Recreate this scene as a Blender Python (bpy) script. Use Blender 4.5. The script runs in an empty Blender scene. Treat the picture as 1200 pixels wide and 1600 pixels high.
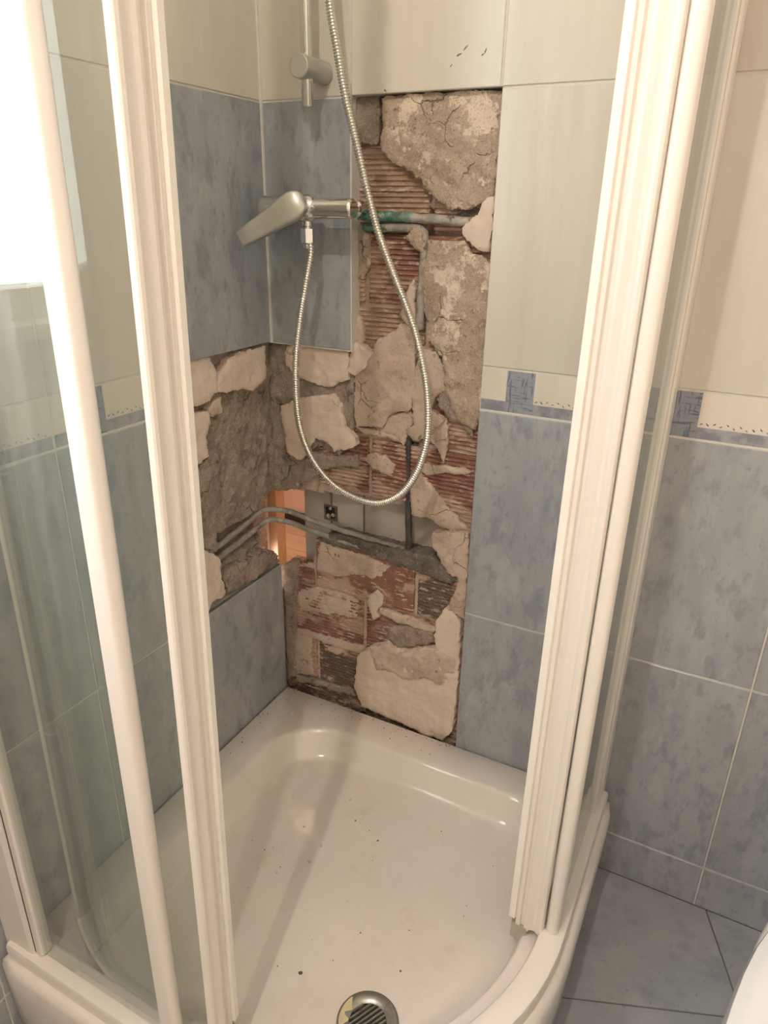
import bpy, bmesh, math, random
import numpy as np
from mathutils import Vector, Matrix, noise
from mathutils.geometry import delaunay_2d_cdt

# ---------------------------------------------------------------- camera, light, exposure
SC = bpy.context.scene
COL = SC.collection
T = 0.177                     # height of the shower tray rim above the bathroom floor (z is measured from the rim below)
cam_d = bpy.data.cameras.new('camera'); cam = bpy.data.objects.new('camera', cam_d); COL.objects.link(cam)
cam_d.sensor_fit = 'VERTICAL'; cam_d.sensor_height = 24.0; cam_d.lens = 1098.74 / 1600 * 24.0
cam_d.clip_start = 0.01
cam.location = (0.81409, -1.11312, 1.02776 + T)
cam.rotation_euler = (1.16724, -0.01647, 0.47804)
SC.camera = cam

SC.view_settings.view_transform = 'Standard'
SC.view_settings.look = 'None'
SC.view_settings.gamma = 1.0
SC.view_settings.use_curve_mapping = False
SC.view_settings.exposure = 0.0
SC.cycles.use_denoising = True
SC.cycles.max_bounces = 10
SC.cycles.diffuse_bounces = 6
SC.cycles.transparent_max_bounces = 16
SC.cycles.caustics_reflective = False
SC.cycles.sample_clamp_indirect = 6.0

W = bpy.data.worlds.new('overcast sky'); SC.world = W; W.use_nodes = True
W.node_tree.nodes['Background'].inputs[0].default_value = (0.97, 0.97, 1.0, 1)
W.node_tree.nodes['Background'].inputs[1].default_value = 16.0
WIN = dict(y0=-1.62, y1=-0.875, z0=0.885, z1=1.95)     # bathroom window in the left wall
pd = bpy.data.lights.new('window_portal', 'AREA'); pd.shape = 'RECTANGLE'
pd.size = WIN['z1'] - WIN['z0']; pd.size_y = WIN['y1'] - WIN['y0']; pd.cycles.is_portal = True
po = bpy.data.objects.new('window_portal', pd); COL.objects.link(po)
po.location = (-0.13, (WIN['y0'] + WIN['y1']) / 2, (WIN['z0'] + WIN['z1']) / 2 + T)
po.rotation_euler = (0, math.radians(-90), 0)
LAMP = Vector((0.60, -1.38, 2.17)); LAMP_W = 39.0; LAMP_COL = (1.0, 0.88, 0.78)
HALL_W = 19.0

PATCH_R = [
 ('mortar_and_shade_patch', 'tan', [(223, 1191),(240, 1195),(426, 1194),(423, 1130),(421, 1057),(394, 1037),(351, 1031),(327, 1047),(301, 1063),(297, 1076),(279, 1086),(242, 1102),(224, 1116),(225, 1154)], 10, 34), 
 ('mortar_and_shade_patch', 'grey', [(167, 1199),(217, 1197),(219, 1135),(210, 1128),(198, 1130),(175, 1127),(164, 1130)], 16, 34), 
 ('plaster_patch', 'cream', [(420, 1055),(403, 1043),(397, 1025),(372, 1009),(377, 992),(397, 976),(416, 972),(423, 1003)], 9, 34), 
 ('mortar_and_shade_patch', 'tan', [(313, 988),(349, 985),(373, 989),(386, 969),(407, 966),(422, 957),(423, 898),(424, 806),(426, 719),(416, 681),(383, 696),(363, 727),(347, 798),(319, 828),(308, 880),(307, 942)], 11, 34), 
 ('plaster_patch', 'beige', [(174, 749),(188, 763),(202, 784),(220, 818),(251, 834),(266, 851),(290, 843),(296, 817),(293, 790),(295, 758),(292, 726),(290, 697),(250, 687),(232, 659),(213, 655),(176, 651),(172, 685)], 14, 34), 
 ('plaster_patch', 'beige', [(307, 810),(333, 809),(356, 773),(362, 750),(339, 727),(327, 706),(356, 689),(327, 656),(305, 642),(292, 646),(282, 653),(295, 676),(291, 721),(297, 774)], 15, 34), 
 ('plaster_patch', 'beige', [(247, 685),(288, 695),(293, 675),(281, 652),(276, 627),(266, 641),(229, 644),(212, 653),(228, 658)], 20, 34), 
 ('plaster_patch', 'beige', [(167, 860),(184, 850),(190, 830),(188, 810),(168, 800),(161, 824)], 20, 34), 
 ('plaster_patch', 'cream', [(173, 809),(191, 806),(210, 790),(196, 764),(177, 749),(160, 752),(166, 784)], 9, 34), 
 ('mortar_and_shade_patch', 'grey', [(-21, 787),(-4, 792),(165, 795),(171, 717),(168, 645),(137, 585),(86, 597),(53, 566),(35, 493),(-28, 478),(-28, 611)], 18, 36), 
 ('plaster_patch', 'cream', [(19, 775),(36, 792),(75, 793),(163, 794),(163, 741),(122, 720),(100, 722),(56, 731),(40, 741),(23, 753)], 9, 24), 
 ('plaster_patch', 'cream', [(7, 669),(55, 691),(131, 709),(147, 688),(154, 650),(179, 630),(179, 613),(149, 600),(129, 595),(113, 612),(87, 615),(69, 585),(51, 563),(18, 574),(13, 619)], 8, 24), 
 ('plaster_patch', 'cream', [(181, 134),(216, 168),(253, 189),(276, 178),(307, 184),(337, 203),(364, 210),(359, 270),(380, 311),(407, 297),(413, 277),(416, 173),(415, 101),(412, 21),(389, -15),(351, -15),(266, -7),(191, 1),(183, 25),(173, 42),(178, 91)], 12, 34), 
 ('mortar_and_shade_patch', 'beige', [(341, 464),(376, 475),(417, 481),(420, 299),(406, 300),(385, 313),(401, 371),(397, 383),(376, 390),(364, 403),(355, 422),(344, 440)], 15, 40), 
 ('mortar_and_shade_patch', 'beige', [(20, 246),(64, 265),(113, 275),(161, 269),(182, 256),(170, 214),(151, 211),(112, 211),(21, 192)], 26, 33), 
 ('mortar_and_shade_patch', 'grey', [(-13, 305),(24, 327),(23, 261),(17, 220),(17, 150),(6, 13),(-20, -18)], 22, 36), 
 ('plaster_patch', 'beige', [(-10, 134),(56, 142),(52, 92),(56, 29),(4, 13)], 25, 33), 
 ('plaster_patch', 'beige', [(85, 120),(146, 137),(148, 123),(121, 109),(90, 106)], 26, 33), 
 ('plaster_patch', 'beige', [(82, 382),(89, 388),(152, 376),(189, 377),(251, 366),(232, 339),(207, 326),(162, 325),(128, 307),(70, 311),(75, 354)], 25, 33), 
 ('mortar_and_shade_patch', 'grey', [(252, 222),(291, 239),(352, 239),(360, 221),(336, 206),(275, 176),(244, 193)], 22, 33), 
 ('plaster_patch', 'beige', [(289, 560),(306, 583),(333, 558),(372, 517),(411, 485),(380, 474),(349, 476),(339, 489),(292, 487)], 25, 33), 
 ('plaster_patch', 'beige', [(183, 586),(210, 601),(236, 600),(258, 582),(248, 557),(210, 566)], 25, 33), 
 ('mortar_and_shade_patch', 'dark', [(76, 383),(98, 399),(134, 412),(174, 408),(216, 407),(256, 406),(291, 408),(339, 409),(373, 391),(400, 378),(389, 363),(317, 369),(247, 376),(163, 384),(98, 381)], 22, 66), 
 ('plaster_patch', 'white', [(199, 272),(210, 292),(223, 304),(235, 292),(237, 276),(224, 254),(229, 239),(215, 230),(206, 246)], 21, 33), 
 ('mortar_and_shade_patch', 'tan', [(164, 1007),(182, 1001),(199, 994),(197, 940),(186, 917),(164, 919)], 24, 34), 
 ('plaster_patch', 'white', [(261, 863),(281, 920),(287, 924),(292, 854),(283, 842),(268, 854)], 18, 33), 
 ('mortar_and_shade_patch', 'dark', [(354, 1031),(378, 1036),(393, 1035),(391, 1024),(371, 1012),(349, 1016)], 27, 40),  # no mortar: dark colour painted in for the shaded recess at the pipe's end
 ('mortar_and_shade_patch', 'tan', [(268, 989),(296, 1009),(306, 994),(303, 966),(287, 976)], 10, 33), 
 ('mortar_and_shade_patch', 'grey', [(360, 765),(408, 786),(413, 733),(408, 668),(388, 685),(364, 694),(336, 723)], 17, 34), 
 ('mortar_and_shade_patch', 'grey', [(40, 543),(66, 581),(113, 579),(174, 592),(179, 567),(97, 548),(33, 494)], 22, 33), 
 ('mortar_and_shade_patch', 'beige', [(213, 162),(254, 193),(280, 176),(364, 209),(408, 200),(408, 163),(381, 127),(345, 134),(293, 110),(265, 123),(228, 115)], 9, 20), 
 ('plaster_patch', 'beige', [(13, 149),(78, 150),(148, 152),(194, 154),(184, 134),(157, 129),(123, 129),(62, 132),(12, 132)], 23, 33), 
 ('plaster_patch', 'beige', [(228, 263),(268, 261),(312, 257),(358, 250),(350, 235),(313, 238),(264, 239),(228, 247)], 23, 33), 
 ('plaster_patch', 'beige', [(312, 597),(349, 601),(414, 602),(398, 589),(365, 589),(326, 575),(311, 580)], 22, 33), 
 ('plaster_patch', 'beige', [(174, 648),(222, 650),(268, 645),(266, 633),(227, 636),(190, 638)], 21, 33), 
 ('mortar_and_shade_patch', 'beige', [(323, 691),(358, 688),(363, 651),(355, 607),(338, 639),(320, 644)], 22, 33), 
 ('mortar_and_shade_patch', 'grey', [(6, 16),(60, 20),(122, 25),(165, 30),(173, 14),(163, 10),(101, 7),(8, 0)], 22, 33)]
PATCH_L = [
 ('plaster_patch', 'cream', [(-156, 730),(-157, 748),(-123, 780),(-88, 790),(-13, 790),(-12, 725),(-58, 713),(-94, 722),(-130, 722)], 5, 22), 
 ('plaster_patch', 'cream', [(-252, 794),(-217, 796),(-171, 793),(-155, 765),(-159, 731),(-190, 718),(-221, 717),(-263, 719)], 5, 22), 
 ('plaster_patch', 'cream', [(-264, 711),(-217, 704),(-185, 702),(-181, 687),(-194, 659),(-194, 623),(-216, 615),(-276, 621)], 5, 22), 
 ('plaster_patch', 'cream', [(-295, 486),(-224, 446),(-190, 421),(-187, 372),(-179, 330),(-220, 334),(-232, 322),(-318, 324)], 5, 22), 
 ('mortar_and_shade_patch', 'grey', [(-172, 328),(-181, 368),(-158, 380),(-104, 377),(-47, 370),(-13, 354),(5, 320),(-93, 321)], 6, 30), 
 ('mortar_and_shade_patch', 'grey', [(-223, 603),(-186, 615),(-181, 571),(-177, 511),(-187, 428),(-216, 446),(-289, 487),(-273, 601)], 11, 30), 
 ('plaster_patch', 'beige', [(-166, 714),(-144, 718),(-143, 691),(-166, 686),(-181, 700)], 9, 24)]
OPEN_R = [(-60, 477),(55, 490),(110, 495),(170, 504),(228, 507),(292, 493),(353, 487),(352, 456),(356, 430),(392, 383),(359, 374),(231, 381),(76, 370),(59, 323),(-27, 292),(-72, 280)]
OPEN_L = [(12, 488),(51, 475),(46, 289),(-7, 335),(-55, 383),(-31, 406),(-16, 422),(-42, 461)]
HOSE = [(137, 986),(135, 968),(129, 928),(114, 854),(106, 787),(104, 718),(111, 659),(133, 608),(172, 568),(219, 548),(272, 545),(316, 570),(346, 615),(362, 669),(364, 719),(357, 777),(339, 842),(319, 890),(291, 946),(266, 1001),(245, 1064),(227, 1125),(209, 1184),(196, 1242),(183, 1305)]
SCUFF = [(0.352, 1.2374, 0.3607, 1.2408, 0.0014),(0.3625, 1.2438, 0.3699, 1.2503, 0.0012),(0.3905, 1.2357, 0.3952, 1.2377, 0.0012),(0.3952, 1.2377, 0.3984, 1.2452, 0.0012),(0.3427, 1.2244, 0.3465, 1.2282, 0.0008),(0.2341, 1.2013, 0.2387, 1.1976, 0.0016)]

# ---------------------------------------------------------------- helpers
ORG = {}
def link(o, parent, origin):
    COL.objects.link(o)
    origin = Vector(origin); ORG[o.name] = origin
    if parent is not None:
        o.parent = parent; o.location = origin - ORG[parent.name]
    else:
        o.location = origin + Vector((0, 0, T))
    return o

def add(name, verts, faces, m, parent=None, origin=None, smooth=False, **props):
    v = [Vector(p) for p in verts]
    lo = Vector([min(p[i] for p in v) for i in range(3)]); hi = Vector([max(p[i] for p in v) for i in range(3)])
    if origin is None:
        c = (lo + hi) / 2
        origin = c if parent is not None else Vector((c.x, c.y, lo.z))
    origin = Vector(origin)
    me = bpy.data.meshes.new(name)
    me.from_pydata([tuple(p - origin) for p in v], [], faces)
    bm = bmesh.new(); bm.from_mesh(me); bmesh.ops.recalc_face_normals(bm, faces=bm.faces); bm.to_mesh(me); bm.free()
    if smooth:
        me.polygons.foreach_set('use_smooth', [True] * len(me.polygons))
        if smooth != 'all':
            me.set_sharp_from_angle(angle=math.radians(smooth if smooth is not True else 40))
    if m is not None: me.materials.append(m)
    o = bpy.data.objects.new(name, me)
    link(o, parent, origin)
    for k, val in props.items(): o[k] = val
    return o

def empty(name, origin, parent=None, **props):
    o = bpy.data.objects.new(name, None); o.empty_display_size = 0.05
    link(o, parent, origin)
    for k, val in props.items(): o[k] = val
    return o

class MB:
    """collects solids; build() links them as one object"""
    def __init__(s): s.v = []; s.f = []
    def add(s, v, f):
        n = len(s.v); s.v += [Vector(p) for p in v]; s.f += [[i + n for i in q] for q in f]; return s
    def box(s, a, b):
        (x0, y0, z0), (x1, y1, z1) = a, b
        return s.add([(x0,y0,z0),(x1,y0,z0),(x1,y1,z0),(x0,y1,z0),(x0,y0,z1),(x1,y0,z1),(x1,y1,z1),(x0,y1,z1)],
              [(0,3,2,1),(4,5,6,7),(0,1,5,4),(1,2,6,5),(2,3,7,6),(3,0,4,7)])
    def rings(s, rings, close=True, cap0=True, cap1=True):
        n = len(rings[0]); v = [p for r in rings for p in r]; f = []
        for i in range(len(rings) - 1):
            for j in range(n if close else n - 1):
                k = (j + 1) % n
                f.append((i*n+j, i*n+k, (i+1)*n+k, (i+1)*n+j))
        if cap0: f.append(tuple(range(n))[::-1])
        if cap1: f.append(tuple(range((len(rings)-1)*n, len(rings)*n)))
        return s.add(v, f)
    def prism(s, poly, z0, z1):
        return s.rings([[(x, y, z0) for x, y in poly], [(x, y, z1) for x, y in poly]])
    def tube(s, pts, rad, seg=12, cap=True):
        pts = [Vector(p) for p in pts]; n = len(pts)
        if not callable(rad): r_ = rad; rad = lambda i: r_
        rings = []; up = None
        for i, p in enumerate(pts):
            t = (pts[min(i+1, n-1)] - pts[max(i-1, 0)]).normalized()
            if up is None:
                up = t.orthogonal().normalized()
            up = (up - t * up.dot(t)).normalized(); b = t.cross(up)
            r = rad(i)
            rings.append([p + (up * math.cos(a) + b * math.sin(a)) * r for a in [2*math.pi*k/seg for k in range(seg)]])
        return s.rings(rings, cap0=cap, cap1=cap)
    def lathe(s, base, axis, prof, seg=24):
        """prof: list of (distance along the axis, radius)"""
        base = Vector(base); t = Vector(axis).normalized(); u = t.orthogonal().normalized(); b = t.cross(u)
        rings = [[base + t*d + (u*math.cos(a) + b*math.sin(a))*max(r, 1e-4) for a in [2*math.pi*k/seg for k in range(seg)]] for d, r in prof]
        return s.rings(rings)
    def build(s, name, m, parent=None, **kw): return add(name, s.v, s.f, m, parent, **kw)

def smooth_path(pts, per=6):
    P = [Vector(p) for p in pts]; P = [P[0]*2 - P[1]] + P + [P[-1]*2 - P[-2]]; out = []
    for i in range(1, len(P) - 2):
        for k in range(per):
            t = k / per; a, b, c, d = P[i-1:i+3]
            out.append(0.5*((2*b) + (c-a)*t + (2*a-5*b+4*c-d)*t*t + (3*b-a-3*c+d)*t**3))
    return out + [P[-2]]

def resample(pts, step):
    out = [pts[0]]; acc = 0.0
    for a, b in zip(pts[:-1], pts[1:]):
        L = (b - a).length
        while acc + L >= step * len(out) and L > 0:
            out.append(a.lerp(b, (step*len(out) - acc) / L))
        acc += L
    return out

# ---------------------------------------------------------------- materials
def lin(c):
    c = [x / 255 for x in c]
    return tuple(x/12.92 if x <= .04045 else ((x+.055)/1.055)**2.4 for x in c) + (1,)

class NM:
    def __init__(s, name, rough=.5, metal=0., spec=.5):
        s.m = bpy.data.materials.new(name); s.m.use_nodes = True; s.t = s.m.node_tree; s.N = s.t.nodes
        s.b = s.N['Principled BSDF']
        s.b.inputs['Roughness'].default_value = rough; s.b.inputs['Metallic'].default_value = metal
        s.b.inputs['Specular IOR Level'].default_value = spec
    def n(s, typ, **kw):
        nd = s.N.new(typ)
        for k, v in kw.items(): setattr(nd, k, v)
        return nd
    def l(s, a, b): s.t.links.new(a, b)
    def coord(s, stretch=(1,1,1), rnd=10.0):
        tc = s.n('ShaderNodeTexCoord'); oi = s.n('ShaderNodeObjectInfo')
        mu = s.n('ShaderNodeMath', operation='MULTIPLY'); mu.inputs[1].default_value = rnd; s.l(oi.outputs['Random'], mu.inputs[0])
        ad = s.n('ShaderNodeVectorMath', operation='ADD'); s.l(tc.outputs['Object'], ad.inputs[0]); s.l(mu.outputs[0], ad.inputs[1])
        mp = s.n('ShaderNodeMapping'); mp.inputs['Scale'].default_value = stretch; s.l(ad.outputs[0], mp.inputs[0])
        return mp.outputs[0]
    def noise(s, vec, scale, detail=5, rough=.6, dist=0.):
        nz = s.n('ShaderNodeTexNoise'); nz.inputs['Scale'].default_value = scale; nz.inputs['Detail'].default_value = detail
        nz.inputs['Roughness'].default_value = rough; nz.inputs['Distortion'].default_value = dist; s.l(vec, nz.inputs['Vector'])
        return nz.outputs['Fac']
    def ramp(s, fac, lo, hi, a=0., b=1.):
        mr = s.n('ShaderNodeMapRange', interpolation_type='SMOOTHSTEP')
        for i, v in zip((1, 2, 3, 4), (lo, hi, a, b)): mr.inputs[i].default_value = v
        s.l(fac, mr.inputs[0]); return mr.outputs[0]
    def math(s, op, a, b=None):
        m = s.n('ShaderNodeMath', operation=op)
        for i, x in enumerate((a, b)):
            if x is None: continue
            if isinstance(x, (int, float)): m.inputs[i].default_value = x
            else: s.l(x, m.inputs[i])
        return m.outputs[0]
    def mix(s, fac, a, b):
        mx = s.n('ShaderNodeMix', data_type='RGBA')
        for i, x in ((0, fac), (6, a), (7, b)):
            if isinstance(x, (int, float, tuple)): mx.inputs[i].default_value = x
            else: s.l(x, mx.inputs[i])
        return mx.outputs[2]
    def col(s, c):
        if isinstance(c, tuple): s.b.inputs['Base Color'].default_value = c
        else: s.l(c, s.b.inputs['Base Color'])
        return s
    def bump(s, h, strength=.3, dist=.002):
        bp = s.n('ShaderNodeBump'); bp.inputs['Strength'].default_value = strength; bp.inputs['Distance'].default_value = dist
        s.l(h, bp.inputs['Height']); s.l(bp.outputs[0], s.b.inputs['Normal']); return s

def plain(name, c, rough=.4, metal=0., var=.0, scale=30., stretch=(1,1,1), bump=0., bdist=.001):
    k = NM(name, rough, metal); a = lin(c)
    v = k.coord(stretch); f = k.noise(v, scale)
    k.col(k.mix(k.ramp(f, .3, .7), tuple(x*(1-var) for x in a[:3]) + (1,), tuple(min(1, x*(1+var)) for x in a[:3]) + (1,)))
    if bump: k.bump(f, bump, bdist)
    return k.m

def blotchy(name, c1, c2, layers, scale, rough=.6, stretch=(1,1,1), bump=.0, bscale=200, bdist=.001, spec=.5, crack=0., speck=0.):
    """base colour c1..c2 by noise, then layers (colour, scale, lo, hi, stretch, strength)"""
    k = NM(name, rough, 0, spec); v = k.coord(stretch); f = k.noise(v, scale)
    c = k.mix(k.ramp(f, .32, .68), lin(c1), lin(c2))
    for (lc, ls, lo, hi, st, am) in layers:
        g = k.noise(k.coord(st, 17.0), ls, 7, .65)
        c = k.mix(k.math('MULTIPLY', k.ramp(g, lo, hi), am), c, lin(lc))
    if speck:
        h = k.noise(k.coord((1,1,1), 23.), 330, 3, .8)
        c = k.mix(k.math('MULTIPLY', k.ramp(h, .56, .66), speck), c, lin((96,78,64)))
        c = k.mix(k.math('MULTIPLY', k.ramp(h, .44, .34), speck), c, lin((216,198,178)))
    hgt = k.noise(k.coord(), bscale, 6, .7)
    if crack:
        co = k.coord(); dn = k.n('ShaderNodeTexNoise'); dn.inputs['Scale'].default_value = 22; dn.inputs['Detail'].default_value = 5; k.l(co, dn.inputs['Vector'])
        sc_ = k.n('ShaderNodeVectorMath', operation='SCALE'); sc_.inputs[3].default_value = .06; k.l(dn.outputs['Color'], sc_.inputs[0])
        ad = k.n('ShaderNodeVectorMath', operation='ADD'); k.l(co, ad.inputs[0]); k.l(sc_.outputs[0], ad.inputs[1])
        vo = k.n('ShaderNodeTexVoronoi', feature='DISTANCE_TO_EDGE'); vo.inputs['Scale'].default_value = 17; k.l(ad.outputs[0], vo.inputs['Vector'])
        ln = k.math('MULTIPLY', k.ramp(vo.outputs['Distance'], .004, .022, 1., 0.), k.ramp(k.noise(k.coord((1,1,1), 31.), 11, 3), .53, .64))
        c = k.mix(k.math('MULTIPLY', ln, crack), c, lin((98,78,64)))
        hgt = k.math('SUBTRACT', hgt, k.math('MULTIPLY', ln, 2.0))
    k.col(c)
    if bump: k.bump(hgt, bump, bdist)
    return k.m

V = (1, 1, .28)
M = {}
M['blue'] = blotchy('blue_grey_glazed_tile', (156,159,164), (168,171,175), [((134,138,146), 34, .50, .64, (1,1,.45), .65), ((180,182,184), 26, .53, .68, (1,1,.4), .6), ((116,120,130), 90, .56, .70, (1,1,.6), .4), ((134,138,145), 12, .52, .72, (1,1,.4), .4)], 14, .2, V)
M['cream'] = blotchy('cream_glazed_tile', (207,200,189), (216,210,200), [((196,186,173), 9, .5, .7, (1,1,.10), .6), ((222,216,210), 15, .55, .72, (1,1,.12), .6)], 10, .2, (1,1,.12))
M['floor'] = blotchy('grey_floor_tile', (147,150,153), (160,162,163), [((123,126,131), 12, .5, .7, (1,1,1), .6), ((154,152,150), 9, .55, .75, (1,1,1), .5), ((92,94,102), 60, .62, .72, (1,1,1), .5)], 8, .35)
M['grout'] = plain('pale_grout', (214,210,202), .8, 0, .05, 60)
M['fgrout'] = plain('floor_grout', (112,106,100), .85, 0, .1, 60)
M['paint'] = plain('cream_wall_paint', (222,212,196), .7, 0, .03, 5)
M['ceil'] = plain('white_ceiling_paint', (232,228,222), .8, 0, .02, 5)
M['pvc'] = plain('white_lacquered_aluminium', (226,219,211), .28, 0, .015, 8, (1,1,.05))
M['seal'] = plain('white_vinyl_seal', (240,236,228), .4, 0, .02, 20)
M['cap'] = plain('greyed_plastic_cap', (176,168,156), .4, 0, .06, 60)
M['chrome'] = plain('chrome', (222,221,217), .08, 1, .02, 20)
M['satin'] = plain('satin_nickel', (232,229,222), .2, 1, .03, 40)
M['zinc'] = plain('grey_cast_metal', (186,184,177), .34, .55, .05, 30)
M['pipe'] = blotchy('dusty_lead_pipe', (140,136,130), (164,159,152), [((204,194,180), 60, .55, .68, (1,1,1), .8), ((60,56,54), 40, .58, .7, (1,1,1), .8)], 40, .55, bump=.4, bscale=120)
M['copper'] = blotchy('verdigris_copper_pipe', (140,134,124), (164,156,146), [((64,122,108), 14, .50, .56, (1,1,1), .9), ((186,176,164), 70, .5, .6, (1,1,1), .7), ((70,58,48), 45, .56, .66, (1,1,1), .8)], 60, .6, bump=.4, bscale=120)
def coppermat():
    k = NM('verdigris_copper_pipe', .6); tc = k.n('ShaderNodeTexCoord'); sp = k.n('ShaderNodeSeparateXYZ'); k.l(tc.outputs['Object'], sp.inputs[0]); v = k.coord()
    x = k.math('ADD', sp.outputs[0], k.math('MULTIPLY', k.noise(v, 35, 4), .09))
    c = k.mix(k.ramp(k.noise(v, 60), .4, .6), lin((142,136,126)), lin((172,164,154)))
    c = k.mix(k.math('MULTIPLY', k.ramp(x, .045, .01), .95), c, k.mix(k.ramp(k.noise(v, 90), .4, .6), lin((52,110,98)), lin((96,140,126))))
    c = k.mix(k.math('MULTIPLY', k.ramp(k.noise(v, 48), .57, .63), .8), c, lin((190,178,164)))
    c = k.mix(k.math('MULTIPLY', k.ramp(k.noise(k.coord((1,1,1), 31.), 50), .58, .66), .8), c, lin((72,60,50)))
    k.col(c); k.bump(k.noise(v, 120, 5), .5, .002); return k.m
M['copper'] = coppermat()
M['iron'] = blotchy('dark_rusty_pipe', (62,60,60), (84,80,76), [((120,112,104), 70, .56, .68, (1,1,1), .7), ((44,40,38), 40, .55, .7, (1,1,1), .8)], 40, .6, bump=.5, bscale=120)
M['cream_p'] = blotchy('cream_tile_adhesive', (222,203,188), (229,212,199), [((206,183,166), 14, .52, .72, (1,1,1), .6), ((214,196,180), 60, .5, .6, (.06,1,1), .5), ((214,196,180), 60, .5, .6, (1,1,.06), .5), ((150,124,104), 60, .68, .74, (1,1,1), .6)], 12, .9, bump=.3, bscale=110, bdist=.001, crack=.35)
M['beige_p'] = blotchy('beige_skim_plaster', (196,175,160), (208,189,174), [((168,144,127), 20, .5, .66, (1,1,1), .6), ((212,192,172), 24, .58, .68, (1,1,1), .7), ((130,100,86), 70, .6, .68, (1,1,1), .6)], 18, .9, bump=.6, bscale=120, bdist=.0015, crack=.6, speck=.35)
M['tan_p'] = blotchy('tan_lime_mortar', (176,157,139), (191,172,154), [((148,129,112), 26, .5, .66, (1,1,1), .75), ((230,212,194), 13, .55, .585, (1,1,1), .95), ((222,204,186), 44, .57, .62, (1,1,1), .7), ((112,92,76), 80, .6, .68, (1,1,1), .7)], 22, .95, bump=.9, bscale=150, bdist=.003, crack=.6, speck=.6)
M['grey_p'] = blotchy('grey_brown_mortar', (160,144,132), (176,160,148), [((134,118,108), 26, .48, .64, (1,1,1), .75), ((184,164,146), 38, .57, .66, (1,1,1), .6), ((90,74,64), 70, .6, .68, (1,1,1), .7)], 24, .95, bump=1., bscale=160, bdist=.003, crack=.5, speck=.6)
M['dark_p'] = blotchy('dark_grey_mortar_and_shade', (106,98,90), (124,116,106), [((76,70,64), 30, .5, .66, (1,1,1), .7), ((158,146,132), 36, .57, .68, (1,1,1), .7)], 26, .95, bump=.9, bscale=150, bdist=.002, speck=.4)
M['white_p'] = blotchy('white_plaster_lump', (208,190,174), (220,204,190), [((176,150,132), 30, .55, .7, (1,1,1), .6)], 20, .9, bump=.8, bscale=130, bdist=.002)
PM = dict(cream=M['cream_p'], beige=M['beige_p'], tan=M['tan_p'], grey=M['grey_p'], dark=M['dark_p'], white=M['white_p'])
def brickmat(name, a, b, dust):
    return blotchy(name, a, b, [((104,74,62), 30, .52, .68, (1,1,2.5), .6), ((196,167,150), 17, dust, dust+.08, (.7,1,1.4), .85), ((210,188,172), 75, .55, .62, (.6,1,1.8), .8), ((92,72,60), 110, .6, .7, (.5,1,1), .6)], 22, .9, bump=.8, bscale=140, bdist=.002, speck=.35)
BR = [brickmat('red_brick', (138,94,82), (152,108,95), .49), brickmat('dusty_pink_brick', (172,138,122), (186,154,138), .45),
      brickmat('tan_brown_brick', (160,132,112), (176,148,128), .50), brickmat('sooty_brick', (102,84,74), (120,100,88), .52)]
M['tray'] = None
def traymat():
    k = NM('glossy_cream_white_tray_enamel', .12, 0, .8); v = k.coord((1,1,1), 0)
    c = k.mix(k.ramp(k.noise(v, 5), .35, .65), lin((225,217,209)), lin((230,222,215)))
    g = k.noise(v, 16, 8, .7)                               # faint film of building dust
    c = k.mix(k.math('MULTIPLY', k.ramp(g, .5, .75), .35), c, lin((206,194,178)))
    h = k.noise(v, 420, 3, .7); c = k.mix(k.math('MULTIPLY', k.ramp(h, .70, .76), .5), c, lin((150,136,120)))
    k.col(c)
    rr = k.ramp(g, .4, .7, .05, .16); k.l(rr, k.b.inputs['Roughness'])
    return k.m
M['tray'] = traymat()
M['ceramic'] = plain('white_sanitary_ceramic', (208,208,206), .12, 0, .01, 5)
M['drain'] = blotchy('tarnished_steel', (150,148,140), (172,170,160), [((112,110,104), 40, .5, .7, (1,1,1), .7)], 30, .3)
M['drain'].node_tree.nodes['Principled BSDF'].inputs['Metallic'].default_value = .7
M['limes'] = plain('yellowed_worn_plating', (208,196,158), .5, 0, .08, 60)
M['black'] = plain('dark_gap', (38,34,30), .8, 0, .1, 40)
M['board'] = blotchy('grey_tile_back', (186,177,168), (196,187,178), [((140,130,122), 14, .5, .7, (1,1,1), .5)], 10, .8, bump=.1)
M['oak'] = blotchy('orange_oak_wood', (206,166,124), (218,180,138), [((184,140,100), 16, .5, .7, (.15,1,1), .7)], 14, .4, (1,1,.1))
M['oakfloor'] = blotchy('oak_floor_wood', (212,178,150), (222,190,162), [((192,154,122), 20, .5, .7, (.12,1,1), .7)], 14, .4, (.1,1,1))
M['peach'] = plain('peach_wall_paint', (240,220,206), .8, 0, .04, 6)
M['dark_base'] = plain('dark_skirting', (46,42,42), .5, 0, .1, 20)
M['crumb'] = plain('plaster_crumb', (196,178,156), .9, 0, .1, 200)
M['scuff'] = plain('grey_scuff', (128,118,108), .8, 0, .1, 90)
M['grit'] = plain('dark_grit', (96,80,66), .95, 0, .2, 300)
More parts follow.
